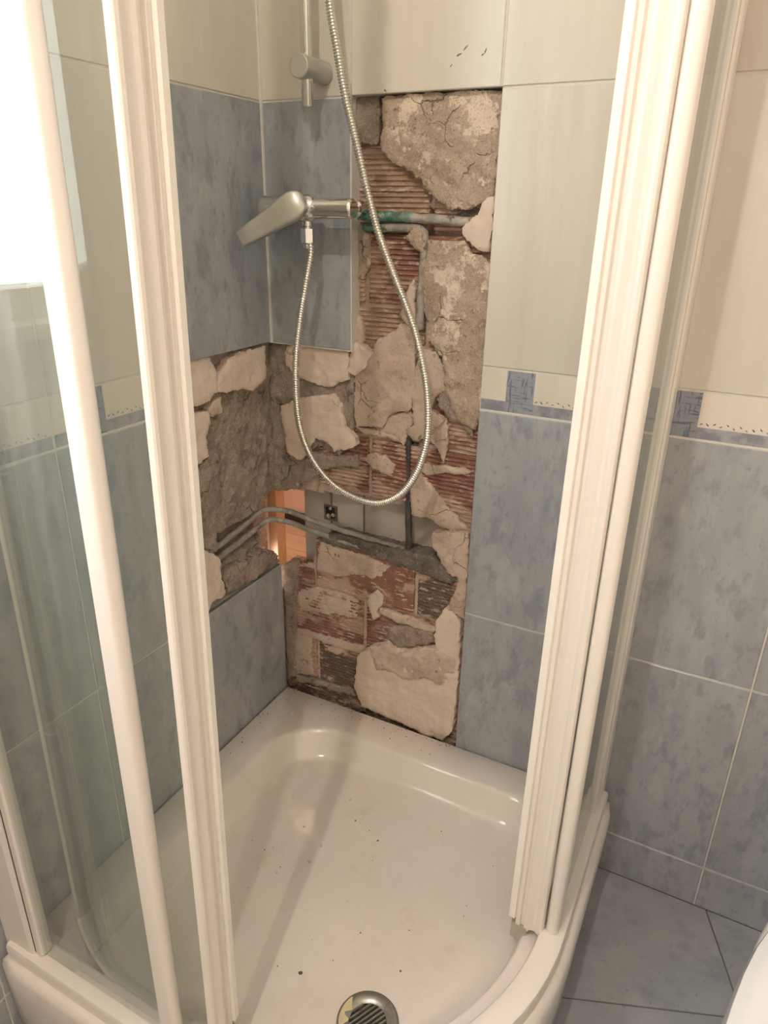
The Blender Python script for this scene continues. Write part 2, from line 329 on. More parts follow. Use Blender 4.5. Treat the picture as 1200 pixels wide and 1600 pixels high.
def glassmat(name, tint, haze, streak):
    k = NM(name); N = k.N; N.remove(k.b)
    out = [n for n in N if n.type == 'OUTPUT_MATERIAL'][0]
    tr = k.n('ShaderNodeBsdfTransparent'); tr.inputs[0].default_value = tint
    gl = k.n('ShaderNodeBsdfGlossy'); gl.inputs['Roughness'].default_value = 0.02
    df = k.n('ShaderNodeBsdfDiffuse'); df.inputs[0].default_value = (.75,.77,.74,1)
    lw = k.n('ShaderNodeLayerWeight'); lw.inputs[0].default_value = .5
    R = k.math('ADD', k.math('MULTIPLY', k.math('POWER', lw.outputs['Facing'], 5.0), .96), .04)
    s1 = k.ramp(k.noise(k.coord((1,1,.04), 3), 24, 4), .42, .68, haze*.5, haze*streak)
    m1 = k.n('ShaderNodeMixShader'); k.l(s1, m1.inputs[0]); k.l(tr.outputs[0], m1.inputs[1]); k.l(df.outputs[0], m1.inputs[2])
    m2 = k.n('ShaderNodeMixShader'); k.l(R, m2.inputs[0]); k.l(m1.outputs[0], m2.inputs[1]); k.l(gl.outputs[0], m2.inputs[2])
    k.l(m2.outputs[0], out.inputs[0]); return k.m
M['glass'] = glassmat('hard_water_stained_glass', (.93,.955,.94,1), .05, 2.0)
M['clear'] = glassmat('window_glass', (.97,.98,.98,1), .0, 0)
def emit(name, c, s):
    k = NM(name); k.b.inputs['Emission Color'].default_value = c; k.b.inputs['Emission Strength'].default_value = s; return k.m
M['bulb'] = emit('lamp_diffuser', LAMP_COL + (1,), 6.0)

def deco_mat():
    """printed border tile: cream field, hatched blue block, grey-blue band along the foot"""
    k = NM('printed_border_tile', .2)
    tc = k.n('ShaderNodeTexCoord'); sp = k.n('ShaderNodeSeparateXYZ'); k.l(tc.outputs['Object'], sp.inputs[0])
    x, z = sp.outputs[0], sp.outputs[2]
    cream = k.mix(k.ramp(k.noise(k.coord((1,1,.2)), 14), .35, .65), lin((216,208,194)), lin((222,215,203)))
    band = k.mix(k.ramp(k.noise(k.coord((1,1,1)), 45, 6), .38, .62), lin((134,135,146)), lin((164,164,170)))
    hx = k.noise(k.coord((1,1,.12)), 260, 3); hz = k.noise(k.coord((.12,1,1)), 260, 3)
    hat = k.math('MAXIMUM', k.ramp(hx, .54, .62), k.ramp(hz, .56, .64))
    blue = k.mix(hat, lin((150,154,164)), lin((110,116,132)))
    mb = k.ramp(z, -.0172, -.0160, 1., 0.)
    mk = k.math('MULTIPLY', k.ramp(x, -.0805, -.079), k.ramp(x, -.0335, -.032, 1., 0.))
    k.col(k.mix(mk, k.mix(mb, cream, band), blue)); return k.m
M['deco'] = deco_mat()
M['sprig'] = plain('blue_printed_sprigs', (96,106,132), .3, 0, .1, 80)

# ---------------------------------------------------------------- the setting: room shell
HX0, HX1, HZ1 = -0.125, 0.4255, 1.1965      # the void behind the broken-out tiles
RX, RY, RZ = 1.80, -2.35, 2.30
def struct(name, mb, m): return mb.build(name, m, None, origin=(0, 0, 0), kind='structure')

g = 0.0018
wall_right = struct('wall_right', MB().box((HX1, g, -T), (RX, .095, RZ)).box((-.0, g, HZ1), (HX1, .095, RZ)).box((-.12, .003, HZ1), (-.0, .095, RZ))
    .box((.0, g, .7935), (.1755, .030, HZ1))
    .box((-.12, .0, .50), (-.036, .095, HZ1)).box((.0, .070, -T), (HX1, .095, .25)).box((.012, .088, .25), (HX1, .095, HZ1)).box((-.02, .070, .50), (.012, .095, HZ1)), M['grout'])
struct('wall_left', MB().box((-.12, -.10, .279), (-.108, .095, .50)).box((-.12, .0, -T), (-.02, .095, .24)), M['tan_p'])
wall_left = struct('wall_left', MB().box((-.12, -.86, -T), (-g, -.2535, RZ)).box((-.12, -.2535, -T), (-g, .0, .3195)).box((-.12, -.2535, .7965), (-g, .0, RZ))
    .box((-.12, -.2535, .3195), (-.075, -.10, .7965)).box((-.12, -.10, .50), (-.075, .0, .7965))
    .box((-.12, -1.63, -T), (-g, -.86, WIN['z0'])).box((-.12, -1.63, WIN['z1']), (-g, -.86, RZ)).box((-.12, RY, -T), (-g, -1.63, RZ))
    .box((-.12, -.875, WIN['z0']), (-g, -.86, WIN['z1'])).box((-.12, -1.63, WIN['z0']), (-g, -1.62, WIN['z1'])), M['grout'])
struct('wall_front', MB().box((-.12, RY - .1, -T), (RX + .1, RY, RZ)), M['paint'])
struct('wall_far', MB().box((RX, RY, -T), (RX + .1, .095, RZ)), M['paint'])
struct('ceiling', MB().box((-.12, RY - .1, RZ), (RX + .1, .095, RZ + .1)), M['ceil'])
floor = struct('floor', MB().box((-.12, RY, -T - .1), (RX, .095, -T - .002)), M['fgrout'])

# window in the left wall (behind and left of the camera; seen mirrored in the fixed glass panel)
y0, y1, z0, z1 = WIN['y0'], WIN['y1'], WIN['z0'], WIN['z1']
fr = MB(); f = .045
fr.box((-.09, y0, z0), (-.03, y1, z0 + f)).box((-.09, y0, z1 - f), (-.03, y1, z1)).box((-.09, y0, z0 + f), (-.03, y0 + f, z1 - f)).box((-.09, y1 - f, z0 + f), (-.03, y1, z1 - f))
window_1 = struct('window_1', fr, M['pvc'])
MB().box((-.062, y0 + f, z0 + f), (-.056, y1 - f, z1 - f)).build('window_pane', M['clear'], window_1)
MB().box((-.03, y0 - .02, z0 - .012), (.02, y1 + .01, z0 + .006)).build('window_sill', M['pvc'], window_1)

# ---- wall tiles: one object each, sharing mesh data per size
TM = {}
def tile_mesh(w, h, m):
    key = (round(w, 4), round(h, 4), m.name)
    if key in TM: return TM[key]
    a, b, c, d = w/2, h/2, .0012, .009
    v = []
    for (dx, dy) in ((0, d), (0, c), (c, 0)):
        v += [(-a+dx, dy, -b+dx), (a-dx, dy, -b+dx), (a-dx, dy, b-dx), (-a+dx, dy, b-dx)]
    fs = [(8, 9, 10, 11)]
    for r in (0, 4):
        for j in range(4):
            k = (j+1) % 4; fs.append((r+j, r+k, r+4+k, r+4+j))
    me = bpy.data.meshes.new('wall_tile'); me.from_pydata(v, [], fs); me.materials.append(m)
    TM[key] = me; return me
JT = .0030
def tile(wall, u0, u1, z0, z1, m, name='wall_tile'):
    """u runs along the wall away from the corner"""
    w, h = u1 - u0 - JT, z1 - z0 - JT
    o = bpy.data.objects.new(name, tile_mesh(w, h, m))
    dp = .0014 if 'border' in name else 0
    if wall is wall_right: o_at = ((u0+u1)/2, dp, (z0+z1)/2)
    else: o_at = (-dp, -(u0+u1)/2, (z0+z1)/2); o.rotation_euler.z = math.radians(90)
    link(o, wall, o_at); return o
B0, B1, H = .721, .7945, .40
rows = [(-T, B0 - 2*H, 'b'), (B0 - 2*H, B0 - H, 'b'), (B0 - H, B0, 'b'), (B0, B1, 'd'), (B1, B1 + H, 'c'), (B1 + H, B1 + 2*H, 'c'), (B1 + 2*H, B1 + 3*H, 'c'), (B1 + 3*H, RZ, 'c')]
MT = dict(b=M['blue'], c=M['cream'], d=M['deco'])
rng = random.Random(4)
leaf_v = []
def sprigs(t):
    mb = MB(); r = random.Random(9)
    for i in range(17):
        x = -.028 + i*.0088 + r.uniform(-.001, .001); z = -.0125 + r.uniform(-.001, .0035); a = r.choice((-.7, .6, -.9, .9)) + r.uniform(-.2, .2); L = r.uniform(.0024, .0036)
        if x > .12: break
        d = Vector((math.cos(a), 0, math.sin(a))); n = Vector((-d.z, 0, d.x))
        pr = [d*L, d*L*.3 + n*L*.35, -d*L, d*L*.3 - n*L*.35]
        c = Vector((x, 0, z))
        mb.rings([[c + p + Vector((0, -.0004, 0)) for p in pr], [c + p + Vector((0, .0002, 0)) for p in pr]])
    global SPRIG
    if SPRIG is None:
        o = mb.build('sprig_print', M['sprig'], t, origin=(0, 0, 0)); o.location = (0, 0, 0); SPRIG = o
    else:
        o = bpy.data.objects.new('sprig_print', SPRIG.data); COL.objects.link(o); o.parent = t
SPRIG = None
xr = [0, .174, .424, .674, .924, 1.174, 1.424, 1.674, RX]
for i in range(len(xr) - 1):
    for (a, b, c) in rows:
        if i == 0 and a < B1 - .01: continue
        if i == 1 and a < B1 + H - .01: continue
        if i == 0 and abs(a - B1) < .001: c = 'b'
        if i == 2 and b < -.05: continue
        t = tile(wall_right, xr[i], xr[i+1], a, b, MT[c], 'border_tile' if c == 'd' else 'wall_tile')
        if c == 'd' and i in (2, 3, 4): sprigs(t)
yl = [0, .2535, .5035, .7535, .875, 1.125, 1.375]
for i in range(len(yl) - 1):
    for (a, b, c) in rows:
        if i == 0 and (B0 - H - .01 < a < B1 - .01): continue
        if i == 0 and abs(a - B1) < .001: c = 'b'
        if i >= 4 and a >= B1 - .01: continue
        t = tile(wall_left, yl[i], yl[i+1], a, b, MT[c], 'border_tile' if c == 'd' else 'wall_tile')
        if c == 'd' and i in (1, 2): sprigs(t)

struct('trim_1', MB().box((-.002, -.0035, B1), (.0035, .002, RZ)), M['grout'])
# ---- floor tiles, laid turned by about 21 degrees to the wall
def clip(poly, xa, xb, ya, yb):
    for ax, lim, sg in ((0, xa, 1), (0, xb, -1), (1, ya, 1), (1, yb, -1)):
        out = []
        for i in range(len(poly)):
            p, q = poly[i], poly[(i+1) % len(poly)]; dp, dq = sg*(p[ax]-lim), sg*(q[ax]-lim)
            if dp >= 0: out.append(p)
            if dp*dq < 0: t_ = dp/(dp-dq); out.append((p[0]+(q[0]-p[0])*t_, p[1]+(q[1]-p[1])*t_))
        poly = out
        if len(poly) < 3: return []
    return poly
FX, FY, FA, FS = 1.0169, -.1828, math.radians(21.2), .318
e1 = Vector((math.cos(FA), math.sin(FA))); e2 = Vector((-math.sin(FA), math.cos(FA))); j = .0014
for i in range(-6, 6):
    for k in range(-8, 4):
        P = [Vector((FX, FY)) + e1*((i+a)*FS + s*j) + e2*((k+b)*FS + q*j) for a, b, s, q in ((0,0,1,1),(1,0,-1,1),(1,1,-1,-1),(0,1,1,-1))]
        P = clip([(p.x, p.y) for p in P], -.0, RX, RY, -.0)
        if len(P) < 3: continue
        if max(p[0] for p in P) < .70 and min(p[1] for p in P) > -.70: continue     # under the shower tray
        c = (sum(p[0] for p in P)/len(P), sum(p[1] for p in P)/len(P))
        P2 = [(c[0]+(p[0]-c[0])*.996, c[1]+(p[1]-c[1])*.996) for p in P]
        MB().rings([[(x, y, -T-.006) for x, y in P], [(x, y, -T-.0008) for x, y in P], [(x, y, -T) for x, y in P2]], cap0=False).build('floor_tile', M['floor'], floor)

# ---------------------------------------------------------------- the broken-out wall
def inside(p, poly):
    c = False; n = len(poly)
    for i in range(n):
        (xa, ya), (xb, yb) = poly[i], poly[i-1]
        if (ya > p[1]) != (yb > p[1]) and p[0] < (xb-xa)*(p[1]-ya)/(yb-ya)+xa: c = not c
    return c
OR_ = [(a/1000, b/1000) for a, b in OPEN_R]; OL_ = [(a/1000, b/1000) for a, b in OPEN_L]
def fbm(p, s, o=5, seed=0.): return noise.fractal(Vector(p)*s + Vector((seed, seed*.7, seed*1.3)), 1.0, 2.0, o)

def sheet(name, wall, u0, u1, z0, z1, st, depth, hole, m):
    nu, nz = int((u1-u0)/st), int((z1-z0)/st); v = []; idx = {}; fs = []
    def P(i, k):
        if (i, k) not in idx:
            u, z = u0 + (u1-u0)*i/nu, z0 + (z1-z0)*k/nz; d = depth(u, z)
            idx[(i, k)] = len(v); v.append((u, d, z) if wall is wall_right else (-d, u, z))
        return idx[(i, k)]
    for i in range(nu):
        for k in range(nz):
            c = (u0 + (u1-u0)*(i+.5)/nu, z0 + (z1-z0)*(k+.5)/nz)
            if inside(c, hole): continue
            fs.append((P(i,k), P(i+1,k), P(i+1,k+1), P(i,k+1)))
    return add(name, v, fs, m, wall, smooth='all')
def depR(u, z):
    d = .0345 + .0025*fbm((u, 0, z), 40) + .0015*fbm((u, 3, z), 150)
    if abs(u - .283) < .016 and .40 < z < .66: d += .022                      # chase of the dark pipe
    if .17 < u < .40 and abs(z - 1.013) < .022: d += .014
    if abs(u - .303) < .012 and .86 < z < 1.02: d += .012
    return d
sheet('mortar_bed', wall_right, -.03, HX1, -.03, HZ1, .005, depR, OR_, M['beige_p'])
def depL(u, z):
    d = .022 + .006*fbm((1, u, z), 22, seed=2) + .003*fbm((2, u, z), 70) + .0012*fbm((4, u, z), 220)
    ch = max(0., 1 - abs((z - (.428 + .05*min(0, u+.02))) / .034))
    d += .03 * min(1, ch*2) if u > -.195 else 0
    if -.20 < u < -.165: d += .012*max(0, 1 - abs(u + .182)/.017)
    return min(d, .07)
sheet('mortar_bed', wall_left, -.2535, .036, .315, .80, .0035, depL, OL_, M['grey_p'])

PN = [0]
def patch(name, wall, pts, f, b, m, seed):
    f, b = f/1000, b/1000; P = [Vector((x/1000, z/1000)) for x, z in pts]
    # crumbled outline
    B = []
    for p, q in zip(P, P[1:] + P[:1]):
        n = max(1, int((q-p).length / .0024))
        for k in range(n):
            s = p.lerp(q, k/n); B.append(Vector((s.x + .0030*fbm((s.x, seed, s.y), 60) + .0016*fbm((s.x, seed, s.y), 260), s.y + .0030*fbm((s.x, seed+9, s.y), 60) + .0016*fbm((s.x, seed+9, s.y), 260))))
    lo = (min(p.x for p in B), min(p.y for p in B)); hi = (max(p.x for p in B), max(p.y for p in B))
    area = (hi[0]-lo[0])*(hi[1]-lo[1]); st = .0045 if area > .004 else .0035
    A = np.array([(p.x, p.y) for p in B]); pts2 = list(B); poly = [(p.x, p.y) for p in B]
    r = random.Random(seed); nx = int((hi[0]-lo[0])/st) + 1; nz = int((hi[1]-lo[1])/st) + 1
    for i in range(nx + 1):
        for k in range(nz + 1):
            c = (lo[0] + st*(i + .5*(k % 2)) + r.uniform(-.2, .2)*st, lo[1] + st*k + r.uniform(-.2, .2)*st)
            if inside(c, poly) and np.min(np.hypot(A[:,0]-c[0], A[:,1]-c[1])) > st*.55: pts2.append(Vector(c))
    vs, es, fs, ov, _, _ = delaunay_2d_cdt(pts2, [], [list(range(len(B)))], 1, 1e-6)
    D = []
    edge = {}
    for t in fs:
        for a, c in zip(t, list(t[1:]) + [t[0]]): edge[(a, c)] = 1
    for p in vs:
        dist = float(np.min(np.hypot(A[:,0]-p.x, A[:,1]-p.y)))
        h = min(1., dist/.0032); h = h*h*(3-2*h)
        amp = .0020 if 'plaster' in name else .0042
        dd = f + (1-h)*.0022*(1 + fbm((p.x, 3., p.y), 60)) + amp*fbm((p.x, seed*.3, p.y), 28) + .5*amp*fbm((p.x, seed*.3+5, p.y), 110)
        D.append(min(dd, b-.002))
    n = len(vs)
    def P3(u, z, d): return (u, d, z) if wall is wall_right else (-d, u, z)
    v = [P3(p.x, p.y, d) for p, d in zip(vs, D)]; F = [tuple(t) for t in fs]
    bd = [e for e in edge if (e[1], e[0]) not in edge]; back = {}
    for a, c in bd:
        for q in (a, c):
            if q not in back: back[q] = len(v); v.append(P3(vs[q].x, vs[q].y, b))
        F.append((c, a, back[a], back[c]))
    return add(name, v, F, m, wall, smooth=50)
for k, (nm, m, pts, f, b) in enumerate(PATCH_R): patch(nm, wall_right, pts, f, b, PM[m], k + 1)
for k, (nm, m, pts, f, b) in enumerate(PATCH_L): patch(nm, wall_left, pts, f, b, PM[m], k + 51)

# scuffs left on the cream tile above the hole
for k, (xa, za, xb, zb, w) in enumerate(SCUFF):
    A = Vector((xa, 0, za)); B_ = Vector((xb, 0, zb)); d = B_ - A; n = Vector((-d.z, 0, d.x)).normalized()*w
    pr = [A, A + d*.3 + n, A + d*.7 + n*.7, B_, A + d*.6 - n*.5, A + d*.25 - n*.8]
    MB().rings([[p + Vector((0, -.0004, 0)) for p in pr], [p + Vector((0, .0003, 0)) for p in pr]]).build('scuff_mark', M['scuff'], wall_right)
# ribbed hollow bricks, course by course
def brick(x0, x1, z0, z1, m, f=.0285, ribs=True, seed=0):
    c = .004; r = random.Random(seed); n = 14 if ribs else 3; prof = []; zz0, zz1 = z0 + c, z1 - c
    pz = [(zz0, .002)]
    for i in range(n):
        a = zz0 + (zz1-zz0)*i/n; w = (zz1-zz0)/n; h = .0030 if ribs else .001
        pz += [(a + w*.18, h*.0), (a + w*.62, h*r.uniform(0, .2)), (a + w*.74, h), (a + w*.95, h)]
    pz += [(zz1, .002)]
    xs = [x0 + c, x0 + c + .003] + [x0 + (x1-x0)*k/5 for k in range(1, 5)] + [x1 - c - .003, x1 - c]
    if x1 - x0 < .03: xs = [x0 + c, (x0+x1)/2, x1 - c]
    v = []; F = []; nz = len(pz)
    for i, x in enumerate(xs):
        for z, d in pz:
            e = .002 if i in (0, len(xs)-1) else 0
            v.append((x, f + d + e + .0012*fbm((x, seed, z), 30), z))
    for i in range(len(xs) - 1):
        for k in range(nz - 1): F.append((i*nz+k, (i+1)*nz+k, (i+1)*nz+k+1, i*nz+k+1))
    n0 = len(v); ring = [(0, k) for k in range(nz)] + [(i, nz-1) for i in range(1, len(xs))] + [(len(xs)-1, k) for k in range(nz-2, -1, -1)] + [(i, 0) for i in range(len(xs)-2, 0, -1)]
    for i, k in ring: p = v[i*nz+k]; v.append((p[0], f + .042, p[2]))
    for q in range(len(ring)):
        a, b_ = ring[q], ring[(q+1) % len(ring)]
        F.append((a[0]*nz+a[1], n0+q, n0+(q+1) % len(ring), b_[0]*nz+b_[1]))
    add('brick', v, F, m, wall_right)
courses = [(-.075, .021, [.19], 3), (.021, .143, [.07, .31], 0), (.143, .265, [.19], 0), (.265, .387, [.066, .308], 0), (.387, .509, [.365], 1),
           (.509, .631, [.075, .2, .283], 0), (.631, .753, [.11, .283, .352], 0), (.753, .875, [.07, .31], 2), (.875, .997, [.19], 0), (.997, 1.119, [.07, .31], 2), (1.119, 1.195, [.19], 2)]
bi = 0
for (za, zb, js, mi) in courses:
    xs = [-.012] + js + [.4225]
    for a, b_ in zip(xs[:-1], xs[1:]):
        if za == .387 and a < .36: continue
        if za == .509 and a < .05: continue
        bi += 1
        m = BR[mi] if rng.random() < .75 else BR[rng.choice((1, 2))]
        if za == .265 and a > .3 or za == .021 and .05 < a < .3: m = BR[3]
        if za == .875 or za == .265 and a < .3: m = BR[0]
        if za == .875 and a < .1: m = BR[1]
        if za == .265 and a < 0: zb_ = .312
        else: zb_ = zb
        brick(a, b_, za, zb_, m, .028 + rng.uniform(-.002, .002) + 0, not (za == .265 and a < .3), bi)

# grey lining of the next room seen through the break, in three pieces with gaps
for xa, xb in ((.020, .0855), (.0900, .1650), (.1695, .40)):
    MB().box((xa, .066, .25), (xb, .075, .56)).build('lining_panel', M['board'], wall_right)
MB().box((.025, .0765, .26), (.39, .0785, .55)).build('gap_shade_backing', M['black'], wall_right)  # dark sheet added behind the panels so their gaps look deep in shade
MB().box((.071, .0625, .418), (.103, .0665, .452)).build('drill_hole_rim', M['dark_p'], wall_right)
q = MB().box((.076, .0615, .424), (.098, .0628, .448)); q.build('hole_shade_plate', M['black'], wall_right)  # solid plate, not cut in: the hole's shade is its dark colour
for sx, sz, r_ in ((.083, .428, .006), (.094, .432, .005), (.088, .446, .004)):
    MB().lathe((sx, .0615, sz), (0, -1, .2), [(-.003, r_*.6), (0, r_), (.003, r_*.7), (.005, .0005)], 7).build('mortar_crumb', M['beige_p'], wall_right)

# ---- the room behind the break
hall_floor = struct('floor_hallway', MB().box((-1.6, .095, -T - .1), (.7, 1.25, -T - .004)), M['dark_base'])
for k in range(10):
    for q in range(3):
        xa = -1.6 + q*.77 + (k % 3)*.2 - .2; ya = .10 + k*.115
        MB().box((max(xa, -1.6), ya, -T - .004), (min(xa + .767, .7), ya + .1125, -T)).build('floor_plank', M['oakfloor'], hall_floor)
struct('wall_hallway_back', MB().box((-1.6, 1.12, -T), (.7, 1.22, RZ)), M['peach'])
struct('baseboard_hallway', MB().box((-1.6, 1.105, -T), (.7, 1.12, -T + .05)), M['dark_base'])
struct('wall_hallway_left', MB().box((-1.7, .095, -T), (-1.6, 1.22, RZ)), M['peach'])
struct('wall_hallway_right', MB().box((.7, .095, -T), (.8, 1.22, RZ)), M['peach'])
struct('wall_hallway_front', MB().box((-1.6, .095, -T), (-.12, .12, RZ)).box((-.12, .095, -T), (.03, .12, .20)).box((-.12, .095, .52), (.03, .12, RZ)).box((.03, .095, -T), (.7, .12, RZ)), M['peach'])
struct('ceiling_hallway', MB().box((-1.7, .095, RZ), (.8, 1.22, RZ + .1)), M['ceil'])
MB().box((-.19, .121, -T), (-.098, .155, 1.9)).build('wooden_post', M['oak'], label='orange oak post in the next room, seen through the hole in the corner', category='post')
hl = empty('hallway_lamp', (-.5, .6, RZ), label='plain round ceiling lamp in the room behind the broken wall', category='lamp')
MB().lathe((-.5, .6, RZ), (0, 0, -1), [(0, .10), (.02, .11), (.03, .10)], 20).build('lamp_base', M['pvc'], hl, smooth=True)
def point(name, at, w, c, r, parent):
    d = bpy.data.lights.new(name, 'POINT'); d.energy = w; d.color = c; d.shadow_soft_size = r
    link(bpy.data.objects.new(name, d), parent, at)
point('lamp_light', (-.5, .6, RZ - .12), HALL_W, (1, .93, .86), .05, hl)

# ---------------------------------------------------------------- pipes in the chase
def wob(pts, a=.0012):
    return [p + Vector((a*noise.noise(p*40), a*noise.noise(p*40 + Vector((5,5,5))), a*noise.noise(p*40 + Vector((9,2,5))))) for p in pts]
def pipe(name, pts, r, m, label):
    MB().tube(wob(resample(smooth_path(pts, 8), .006)), lambda i: r*(1 + .10*noise.noise(Vector((i*.3, r*900, 0)))), 10).build(name, m, smooth='all', label=label, category='pipe')
pipe('water_pipe', [(-.022, -.20, .428), (-.022, -.12, .437), (-.022, -.060, .447), (-.022, -.034, .451), (-.017, -.022, .452), (-.006, -.006, .449), (.016, .016, .441), (.05, .024, .430), (.12, .03, .419), (.20, .036, .410), (.28, .042, .402)], .0058, M['pipe'], 'grey metal water pipe bent round the corner, upper of the two in the chase')
pipe('water_pipe', [(-.02, -.19, .405), (-.02, -.12, .413), (-.02, -.040, .423), (-.019, -.022, .4255), (-.012, -.010, .426), (.0, .002, .422), (.018, .014, .416), (.05, .022, .407), (.12, .026, .397), (.22, .030, .390), (.31, .032, .384), (.375, .036, .380)], .0058, M['pipe'], 'grey metal water pipe bent round the corner, lower of the two in the chase')
pipe('water_pipe', [(.276, .030, .72), (.279, .034, .62), (.282, .038, .50), (.2845, .040, .40)], .0072, M['iron'], 'dark vertical pipe running down the brick into the chase')
pipe('water_pipe', [(.186, .006, 1.022), (.24, .012, 1.021), (.31, .018, 1.018), (.36, .02, 1.016), (.405, .022, 1.013)], .0078, M['copper'], 'green-stained horizontal pipe from the mixer to the right edge of the hole')
pipe('water_pipe', [(.190, .018, 1.003), (.24, .020, 1.004), (.285, .020, 1.004), (.298, .020, 1.000), (.303, .020, .990), (.303, .020, .95), (.301, .020, .90), (.299, .024, .84)], .0075, M['copper'], 'pipe that elbows down below the mixer into the plaster')

# ---------------------------------------------------------------- shower tray
S, RC = .753, .413
def fillet_outline(x0, x1, rs, seg=14):
    """square x0..x1 both ways (second coordinate is minus y); radii at corners (x0,x0),(x1,x0),(x1,x1),(x0,x1)"""
    out = []
    for (cx, cy, sx, sy, a0), r in zip(((x0,x0,1,1,180), (x1,x0,-1,1,270), (x1,x1,-1,-1,0), (x0,x1,1,-1,90)), rs):
        ox, oy = cx + sx*r, cy + sy*r
        for k in range(seg + 1):
            a = math.radians(a0 + 90*k/seg); out.append((ox + r*math.cos(a), oy + r*math.sin(a)))
    return out
NT = 144; C0 = (.39, .39)
def by_angle(poly, n=NT):
    res = []
    for k in range(n):
        a = 2*math.pi*k/n; d = (math.cos(a), math.sin(a)); best = 0
        for p, q in zip(poly, poly[1:] + poly[:1]):
            ex, ey = q[0]-p[0], q[1]-p[1]; den = d[0]*ey - d[1]*ex
            if abs(den) < 1e-12: continue
            wx, wy = p[0]-C0[0], p[1]-C0[1]; t_ = (wx*ey - wy*ex)/den; s_ = (wx*d[1] - wy*d[0])/den
            if t_ > 0 and -1e-9 <= s_ <= 1+1e-9: best = max(best, t_)
        res.append((C0[0] + d[0]*best, C0[1] + d[1]*best))
    return res
def ring(x0, x1, rs, z): return [(x, -y, z) for x, y in by_angle(fillet_outline(x0, x1, rs))]
e = .0015
rs_ = [ring(e+.004, S-.014, (.004,.01,RC-.014,.01), -T), ring(e+.002, S-.006, (.004,.01,RC-.006,.01), -T+.03), ring(e, S-.001, (.004,.008,RC-.001,.008), -.05), ring(e, S-.001, (.004,.008,RC-.001,.008), -.014), ring(e+.001, S-.005, (.004,.008,RC-.003,.008), -.003), ring(e+.004, S-.013, (.004,.008,RC-.013,.008), 0)]
lev = [(.071, .681, .130, .10, .345, 0), (.0755, .679, .128, .105, .345, -.0006), (.0795, .677, .127, .11, .344, -.003), (.0835, .675, .125, .11, .343, -.008), (.0935, .671, .12, .11, .341, -.024),
       (.1035, .667, .115, .11, .338, -.040), (.108, .664, .112, .11, .336, -.0455), (.1135, .660, .110, .108, .334, -.0488), (.124, .652, .105, .104, .328, -.0505)]
for a, b, r0, r1, r2, z in lev: rs_.append(ring(a, b, (r0, r1, r2, r1), z))
DR = Vector((.511, -.541))           # drain centre
def fz(x, y): return -.0525 - .0035*max(0, 1 - (Vector((x, y)) - DR).length/.40)
for s_ in (.85, .7, .55, .4, .25, .1):
    rs_.append([(DR.x + (x-DR.x)*s_, DR.y + (y-DR.y)*s_, fz(DR.x + (x-DR.x)*s_, DR.y + (y-DR.y)*s_)) for x, y, z in rs_[14]])
tray = empty('shower_tray', (.38, -.38, -T), label='cream-white quadrant shower tray with deep rounded basin in the tiled corner', category='shower tray')
MB().rings(rs_, cap0=True, cap1=True).build('basin', M['tray'], tray, smooth=55)
# anti-slip studs on the tray floor
sb = MB(); r = random.Random(3)
for i in range(-4, 5):
    for k in range(-5, 5):
        x, y = .40 + i*.042 + (k % 2)*.021, -.36 + k*.036
        if not (.17 < x < .62 and -.60 < y < -.16) or (Vector((x, y)) - DR).length < .075 or (x > .45 and y < -.5) or math.hypot(x-.34, y+.34) > .31 and x > .34 and y < -.34: continue
        sb.lathe((x, y, fz(x, y) - .0004), (0, 0, 1), [(0, .009), (.0002, .008), (.00035, .005), (.0004, .001)], 12)
sb.build('antislip_stud', M['tray'], tray, smooth=60, kind='stuff')
# drain
dz = fz(DR.x, DR.y)
dr = MB().lathe((DR.x, DR.y, dz - .001), (0, 0, 1), [(0, .0455), (.003, .0455), (.0045, .043), (.0045, .036), (.003, .031), (.0015, .029)], 40).build('drain_cover', M['drain'], tray, smooth=40, label='tarnished round steel drain cover')
MB().lathe((DR.x, DR.y, dz + .0006), (0, 0, 1), [(0, .0275), (.0005, .0275)], 32).build('drain_well', M['black'], dr)
for k in range(-4, 5):
    hw = math.sqrt(max(0, .0265**2 - (k*.0062)**2)); a = math.radians(62); d = Vector((math.cos(a), math.sin(a), 0)); n = Vector((-d.y, d.x, 0)); c = Vector((DR.x, DR.y, dz + .0028)) + n*k*.0062
    MB().rings([[c - d*hw + n*w + Vector((0,0,h)) for w, h in ((-.0016,-.0015),(.0016,-.0015),(.0012,.0008),(-.0012,.0008))], [c + d*hw + n*w + Vector((0,0,h)) for w, h in ((-.0016,-.0015),(.0016,-.0015),(.0012,.0008),(-.0012,.0008))]]).build('grate_bar', M['drain'], dr)
pl = []                              # patch where the plating has yellowed
for a in range(150, 262, 7): pl.append((DR.x + .0425*math.cos(math.radians(a)), DR.y + .0425*math.sin(math.radians(a))))
for a in range(255, 150, -7): rr = .032 + .005*math.sin(a*.21); pl.append((DR.x + rr*math.cos(math.radians(a)), DR.y + rr*math.sin(math.radians(a))))
MB().prism(pl, dz + .0030, dz + .0040).build('worn_plating', M['limes'], dr, label='yellowed worn patch of the drain cover')

